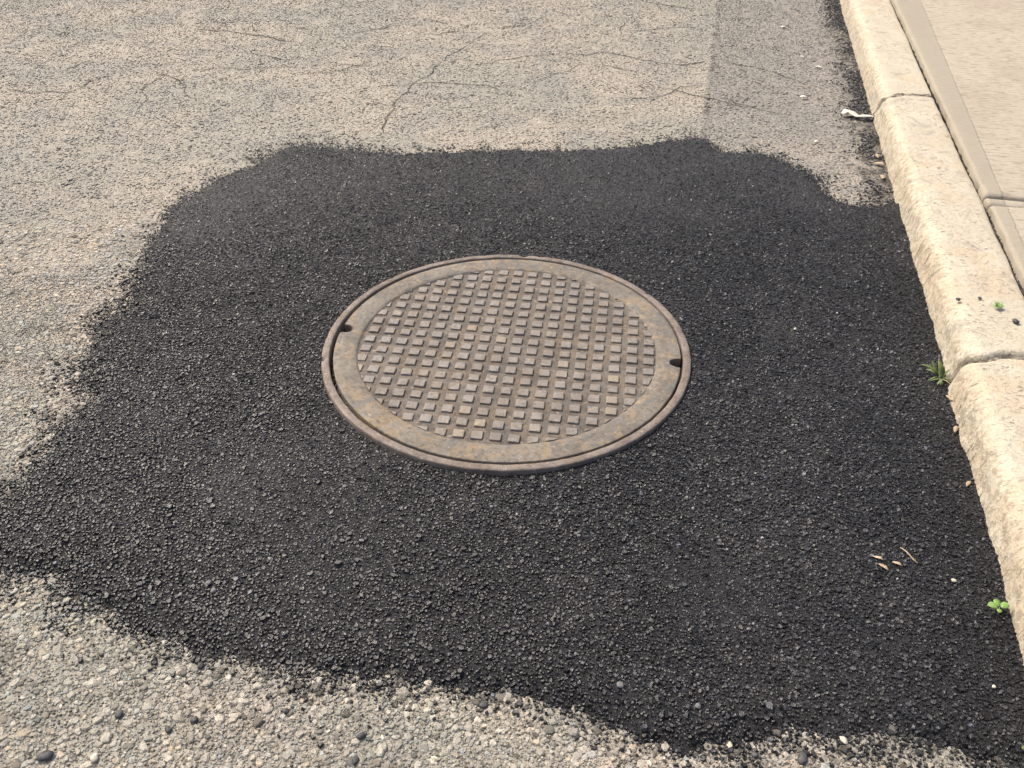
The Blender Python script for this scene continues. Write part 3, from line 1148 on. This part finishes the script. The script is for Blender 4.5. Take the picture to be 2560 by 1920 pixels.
print('studs', cnt, 'chips', len(pp))


# ------------------------------------------------------------------ loose stones
def pebble_mesh(name, r, mat, seed, flat=0.62):
    rg = random.Random(seed)
    V, F = [], []
    nu, nv = 10, 6
    sx, sy = rg.uniform(0.85, 1.2), rg.uniform(0.75, 1.0)
    for j in range(nv + 1):
        ph = math.pi * j / nv
        for i in range(nu):
            th = 2 * math.pi * i / nu
            dx, dy, dz = math.sin(ph) * math.cos(th), math.sin(ph) * math.sin(th), math.cos(ph)
            k_ = 1 + 0.30 * float(vnoise(dx * 1.1 + seed * 3.1, dy * 1.1 + dz, 0.7, seed))
            V.append((r * sx * dx * k_, r * sy * dy * k_, r * flat * dz * k_))
    for j in range(nv):
        for i in range(nu):
            i2 = (i + 1) % nu
            F.append((j * nu + i, (j + 1) * nu + i, (j + 1) * nu + i2, j * nu + i2))
    return py_mesh(name, V, F, mat, True)


PEBBLES = [
    (0.638, 1.647, 0.0062, M_PALE, 'p', 'pale cream pebble on the black patch between cover and kerb'),
    (0.714, 0.930, 0.0068, M_PALE, 'p', 'pale pebble on the black patch beside the clover seedling'),
    (0.698, 0.739, 0.0050, M_PALE, 'p', 'small pale pebble on the patch by the kerb, below the clover'),
    (0.461, 0.661, 0.0085, M_PALE, 'r', 'yellowish pebble at the bottom edge of the patch, lower right'),
    (0.302, 0.654, 0.0075, M_PALE, 'r', 'tan pebble lying on the patch edge at the bottom of the photo'),
    (0.365, 0.838, 0.0050, M_GREY, 'p', 'light grey pebble on the lower right part of the black patch'),
    (0.158, 0.736, 0.0082, M_GREY, 'p', 'round grey pebble near the bottom edge of the black patch, below the cover'),
    (0.265, 0.705, 0.0070, M_GREY, 'p', 'grey pebble on the patch just above the tan pebble at its bottom edge'),
    (-0.485, 0.918, 0.0075, M_GREY, 'p', 'upper of two grey oval pebbles on the lower left of the patch'),
    (-0.472, 0.903, 0.0085, M_GREY, 'p', 'lower of two grey oval pebbles on the lower left of the patch'),
    (-0.625, 0.629, 0.0135, M_DARK, 'r', 'large dark pebble at the bottom left corner of the road'),
    (-0.559, 0.627, 0.0095, M_PALE, 'r', 'cream oval pebble beside the large dark pebble at bottom left'),
    (-0.549, 0.692, 0.0100, M_DARK, 'r', 'dark blue grey pebble on the road above the cream pebble at bottom left'),
    (-0.443, 0.684, 0.0100, M_DARK, 'r', 'dark pebble on the road, second from the left of its row below the patch'),
    (-0.458, 0.771, 0.0095, M_DARK, 'r', 'dark pebble on the road touching the lower left patch edge'),
    (-0.473, 0.669, 0.0085, M_DARK, 'r', 'dark flat chip on the road just below the second dark pebble'),
    (-0.039, 0.712, 0.0085, M_DARK, 'r', 'round dark pebble on the road just under the middle of the patch edge'),
    (-0.206, 0.661, 0.0090, M_DARK, 'r', 'dark pebble on the road midway along the bottom of the photo'),
    (-0.208, 0.626, 0.0090, M_DARK, 'r', 'dark pebble at the very bottom edge, left of the middle'),
    (-0.317, 0.699, 0.0075, M_DARK, 'r', 'small dark pebble on the road left of the middle, near the patch edge'),
    (0.397, 0.634, 0.0130, M_DARK, 'r', 'big dark grey stone at the bottom, right of the tan pebble'),
    (0.333, 0.640, 0.0085, M_DARK, 'r', 'dark stone directly below the tan pebble at the bottom'),
]
for n_, (x, y, r, m, w, lab) in enumerate(PEBBLES):
    z = float(z_patch(np.array([x]), np.array([y]))[0]) if w == 'p' else float(z_road(x, y))
    r *= 0.66
    o = obj('pebble', pebble_mesh('pebble', r, m, 100 + n_, 0.5), None, label=lab, cat='pebble', loc=(x, y, z + 0.0012 + r * 0.18),
            rot=(random.uniform(-.2, .2), random.uniform(-.2, .2), random.uniform(0, 6.28)))
    o['group'] = 'loose pebbles'


# dark specks lying on the kerb
def on_kerb(x, y):
    return H_KERB + 0.004


for (x, y, r, lab) in ((1.074, 1.569, 0.0075, 'dark flat chip on the kerb top at the right edge of the photo'),
                       (1.036, 1.662, 0.0050, 'small dark chip on the kerb top left of the green sprout'),
                       (0.985, 1.497 + 0.16, 0.0060, 'dark oval chip on the kerb top just above the mortar joint')):
    o = obj('pebble', pebble_mesh('pebble', r, M_DARK, int(x * 1000), 0.45), None, label=lab, cat='pebble', loc=(x, y, on_kerb(x, y) + 0.001),
            rot=(0, 0, random.uniform(0, 6)))
    o['group'] = 'loose pebbles'


# ------------------------------------------------------------------ plants
def leaf(name, length, width, base, az, el, curl, mat, prof='lance', n=10, fold=0.25, parent=None):
    """leaf blade with a folded midrib, real thickness"""
    V, F = [], []
    p = np.array(base, float)
    e = el
    d = length / n
    pts = []
    for i in range(n + 1):
        s_ = i / n
        if prof == 'lance':
            w = width * (math.sin(math.pi * min(1, s_ * 0.92 + 0.06)) ** 0.8) * (0.45 + 0.75 * s_ if s_ < 0.6 else 0.9)
        elif prof == 'grass':
            w = width * (1 - s_ ** 2.2)
        else:
            w = width * math.sqrt(max(0, 1 - (2 * s_ - 1.0) ** 2)) if s_ > 0.02 else width * 0.1
        pts.append((p.copy(), w, e))
        p = p + d * np.array([math.cos(az) * math.cos(e), math.sin(az) * math.cos(e), math.sin(e)])
        e -= curl / n
    side = np.array([-math.sin(az), math.cos(az), 0])
    th = 0.0005
    for q, w, e in pts:
        nrm = np.array([-math.cos(az) * math.sin(e), -math.sin(az) * math.sin(e), math.cos(e)])
        w = max(w, 0.0003)
        for off, up_ in ((-1, 1), (0, 0), (1, 1)):
            V.append(q + side * off * w / 2 + nrm * up_ * w * fold)
        for off, up_ in ((-1, 1), (0, 0), (1, 1)):
            V.append(q + side * off * w / 2 + nrm * (up_ * w * fold - th))
    for i in range(n):
        a, b_ = i * 6, (i + 1) * 6
        F += [(a, a + 1, b_ + 1, b_), (a + 1, a + 2, b_ + 2, b_ + 1), (a + 4, a + 3, b_ + 3, b_ + 4), (a + 5, a + 4, b_ + 4, b_ + 5),
              (a + 3, a, b_, b_ + 3), (a + 2, a + 5, b_ + 5, b_ + 2)]
    return obj(name, py_mesh(name, V, F, mat, True), parent)


def stem(name, pts, r, mat, parent):
    pts = [np.array(p, float) for p in pts]
    V, F = [], []
    for i, p in enumerate(pts):
        t = pts[min(i + 1, len(pts) - 1)] - pts[max(i - 1, 0)]
        t = t / (np.linalg.norm(t) + 1e-9)
        a = np.cross(t, (0.3, 0.2, 1.0))
        a /= np.linalg.norm(a) + 1e-9
        b_ = np.cross(t, a)
        rr = r * (1 - 0.5 * i / (len(pts) - 1))
        for k_ in range(6):
            V.append(p + rr * (math.cos(k_ * math.pi / 3) * a + math.sin(k_ * math.pi / 3) * b_))
        if i:
            for k_ in range(6):
                F.append(((i - 1) * 6 + k_, (i - 1) * 6 + (k_ + 1) % 6, i * 6 + (k_ + 1) % 6, i * 6 + k_))
    F += [tuple(range(5, -1, -1)), tuple(range(len(V) - 6, len(V)))]
    return obj(name, py_mesh(name, V, F, mat, True), parent)


wx, wy = kp(0.568, 1.628)
weed = obj('weed', None, label='green leafy weed growing from the foot of the kerb at the mortar joint', cat='weed', loc=(wx, wy, 0.012))
D = math.radians
for az, L_, w, el, cu in ((D(165), 0.062, 0.020, D(35), 0.5), (D(140), 0.052, 0.019, D(48), 0.4), (D(115), 0.046, 0.017, D(58), 0.3), (D(90), 0.05, 0.019, D(60), 0.3),
                          (D(70), 0.046, 0.020, D(62), 0.3), (D(190), 0.040, 0.010, D(30), 0.6), (D(205), 0.050, 0.008, D(22), 0.5), (D(225), 0.038, 0.009, D(28), 0.8),
                          (D(250), 0.034, 0.008, D(30), 0.9), (D(275), 0.032, 0.010, D(35), 0.9), (D(300), 0.030, 0.010, D(45), 0.8), (D(40), 0.035, 0.014, D(60), 0.3)):
    leaf('leaf', L_ * random.uniform(0.6, 0.9), w * random.uniform(0.35, 0.8), (random.uniform(-.005, .005), random.uniform(-.005, .005), 0.002), az + random.uniform(-.2, .2), el * random.uniform(0.6, 1.1), cu + random.uniform(0, .7), M_LEAF, fold=random.uniform(.05, .4), parent=weed)
stem('stalk', [(0, 0, 0), (0.004, -0.016, 0.008), (0.012, -0.032, 0.006), (0.012, -0.045, 0.004), (0.006, -0.056, 0.003)], 0.0010, M_STEM, weed)
leaf('dry_leaf', 0.022, 0.010, (0.004, -0.054, 0.004), D(250), 0.2, 0.5, M_DRY, parent=weed)
leaf('dry_leaf', 0.018, 0.007, (0.008, -0.072, 0.004), D(280), 0.15, 0.4, M_DRY, parent=weed)

clover = obj('seedling', None, label='bright green round-leaved seedling at the foot of the kerb, lower right', cat='seedling', loc=(0.757, 0.868, 0.010))
for az, r in ((D(165), 0.013), (D(95), 0.011), (D(20), 0.012), (D(240), 0.008)):
    bx, by = 0.003 * math.cos(az), 0.003 * math.sin(az)
    leaf('leaf', r * 1.15, r * 0.95, (bx, by, 0.016), az, D(22), 0.5, M_CLOVER, 'round', fold=0.08, parent=clover)
stem('stalk', [(0.002, -0.003, -0.006), (0.001, -0.001, 0.006), (0, 0, 0.017)], 0.0009, M_STEM, clover)

sprout = obj('sprout', None, label='tiny pale green sprout growing on top of the kerb', cat='sprout', loc=(1.06, 1.625, on_kerb(0, 0) - 0.002))
for az in (20, 80, 130, 190, 240, 300, 345):
    leaf('leaf', random.uniform(0.010, 0.015), random.uniform(0.006, 0.009), (0, 0, 0.002), D(az), D(random.uniform(30, 65)), 0.7, M_CLOVER, 'round', n=7, parent=sprout)

corner = obj('sprout', None, label='green sprout at the foot of the kerb in the bottom right corner', cat='sprout', loc=(0.703, 0.640, 0.008))
for az in (100, 160, 220, 290):
    leaf('leaf', 0.012, 0.008, (0, 0, 0.002), D(az), D(40), 0.7, M_LEAF, 'round', n=7, parent=corner)


# ------------------------------------------------------------------ litter
def scrap(name, pts, widths, lab, cat, mat, z, wave=0.003, group=None):
    p = np.array(pts, float)
    V, F = [], []
    for i in range(len(p)):
        t = p[min(i + 1, len(p) - 1)] - p[max(i - 1, 0)]
        t /= np.linalg.norm(t)
        nn = np.array([-t[1], t[0]])
        for s_ in (-1, 0, 1):
            q = p[i] + nn * widths[i] * s_ / 2
            zz = z + wave * (math.sin(i * 1.7) + 1) + abs(s_) * widths[i] * 0.18
            V.append((q[0], q[1], zz))
        for s_ in (-1, 0, 1):
            q = p[i] + nn * widths[i] * s_ / 2
            V.append((q[0], q[1], V[-3][2] - 0.0007))
    for i in range(len(p) - 1):
        a, b_ = i * 6, (i + 1) * 6
        F += [(a, a + 1, b_ + 1, b_), (a + 1, a + 2, b_ + 2, b_ + 1), (a + 4, a + 3, b_ + 3, b_ + 4), (a + 5, a + 4, b_ + 4, b_ + 5),
              (a + 3, a, b_, b_ + 3), (a + 2, a + 5, b_ + 5, b_ + 2)]
    e = len(V) - 6
    F += [(0, 3, 4, 1), (1, 4, 5, 2), (e, e + 1, e + 4, e + 3), (e + 1, e + 2, e + 5, e + 4)]
    c = p.mean(0)
    V = [(v_[0] - c[0], v_[1] - c[1], v_[2] - z) for v_ in V]
    o = obj(name, py_mesh(name, V, F, mat, True), None, label=lab, cat=cat, group=group, loc=(c[0], c[1], z))
    return o


scrap('paper_scrap', [(1.140, 2.990), (1.155, 3.000), (1.172, 2.995), (1.186, 2.972), (1.205, 2.962), (1.226, 2.958), (1.248, 2.962)],
      [0.012, 0.030, 0.030, 0.022, 0.018, 0.016, 0.012], 'curled white scrap lying against the kerb near the far joint', 'litter', M_PAPER, 0.006, 0.004)
for q, (x, y, s_, lab) in enumerate(((1.053, 3.167, 0.026, 'small white scrap on the road left of the curled scrap'),
                                     (1.190, 4.042, 0.024, 'farthest white speck on the grey road near the kerb'),
                                     (1.200, 3.502, 0.022, 'white speck on the road close to the kerb, above the curled scrap'),
                                     (1.167, 3.629, 0.018, 'white speck on the grey road, second above the curled scrap'),
                                     (0.989, 2.755, 0.018, 'white scrap on the grey road just above the patch corner'))):
    a = random.uniform(-0.5, 0.5)
    dx, dy = math.cos(a) * s_ / 2, math.sin(a) * s_ / 2
    scrap('paper_scrap', [(x - dx, y - dy), (x - dx * .3, y - dy * .2), (x + dx * .4, y + dy * .5), (x + dx, y + dy)], [s_ * .25, s_ * .6, s_ * .55, s_ * .15], lab, 'litter', M_PAPER, 0.005, 0.001, 'white scraps on the road')
for x, y, lab in ((1.146, 2.633, 'upper orange dry leaf piece on the road by the kerb'), (1.132, 2.570, 'middle orange dry leaf piece on the road by the kerb'),
                  (1.112, 2.476, 'lowest orange dry leaf piece by the kerb near the patch corner')):
    a = random.uniform(0.3, 2.6)
    dx, dy = math.cos(a) * 0.017, math.sin(a) * 0.017
    scrap('dry_leaf', [(x - dx, y - dy), (x - dx * .3, y - dy * .2), (x + dx * .4, y + dy * .5), (x + dx, y + dy)], [0.004, 0.017, 0.013, 0.003], lab, 'leaf', M_DRY, 0.008, 0.002, 'dry leaf pieces along the kerb')
zt = 0.014
scrap('dry_grass', [(0.652, 1.000), (0.657, 0.992), (0.662, 0.983), (0.665, 0.975), (0.668, 0.966)], [0.0015, 0.0022, 0.0024, 0.0022, 0.0012],
      'thin dry straw on the patch near the kerb', 'straw', M_DRY, zt, 0.0012)
for x, y, a, l, lab in ((0.608, 0.977, 2.6, 0.008, 'upper left dry flake beside the straw'), (0.610, 0.958, 2.2, 0.009, 'lowest dry flake beside the straw'),
                        (0.635, 0.965, 2.5, 0.008, 'dry flake beside the straw, nearest to it'), (0.893, 1.400, 1.9, 0.014, 'dry leaf bit by the kerb below the weed'),
                        (0.866, 1.306, 1.0, 0.012, 'dry leaf bit by the kerb midway between weed and seedling'), (0.829, 1.154, 0.8, 0.010, 'dry leaf bit by the kerb above the seedling')):
    dx, dy = math.cos(a) * l, math.sin(a) * l
    scrap('dry_leaf', [(x - dx, y - dy), (x - dx * .3, y - dy * .2), (x + dx * .4, y + dy * .5), (x + dx, y + dy)], [l * .2, l * .7, l * .6, l * .15], lab, 'leaf', M_DRY, zt, 0.001, 'dry flakes on the patch')
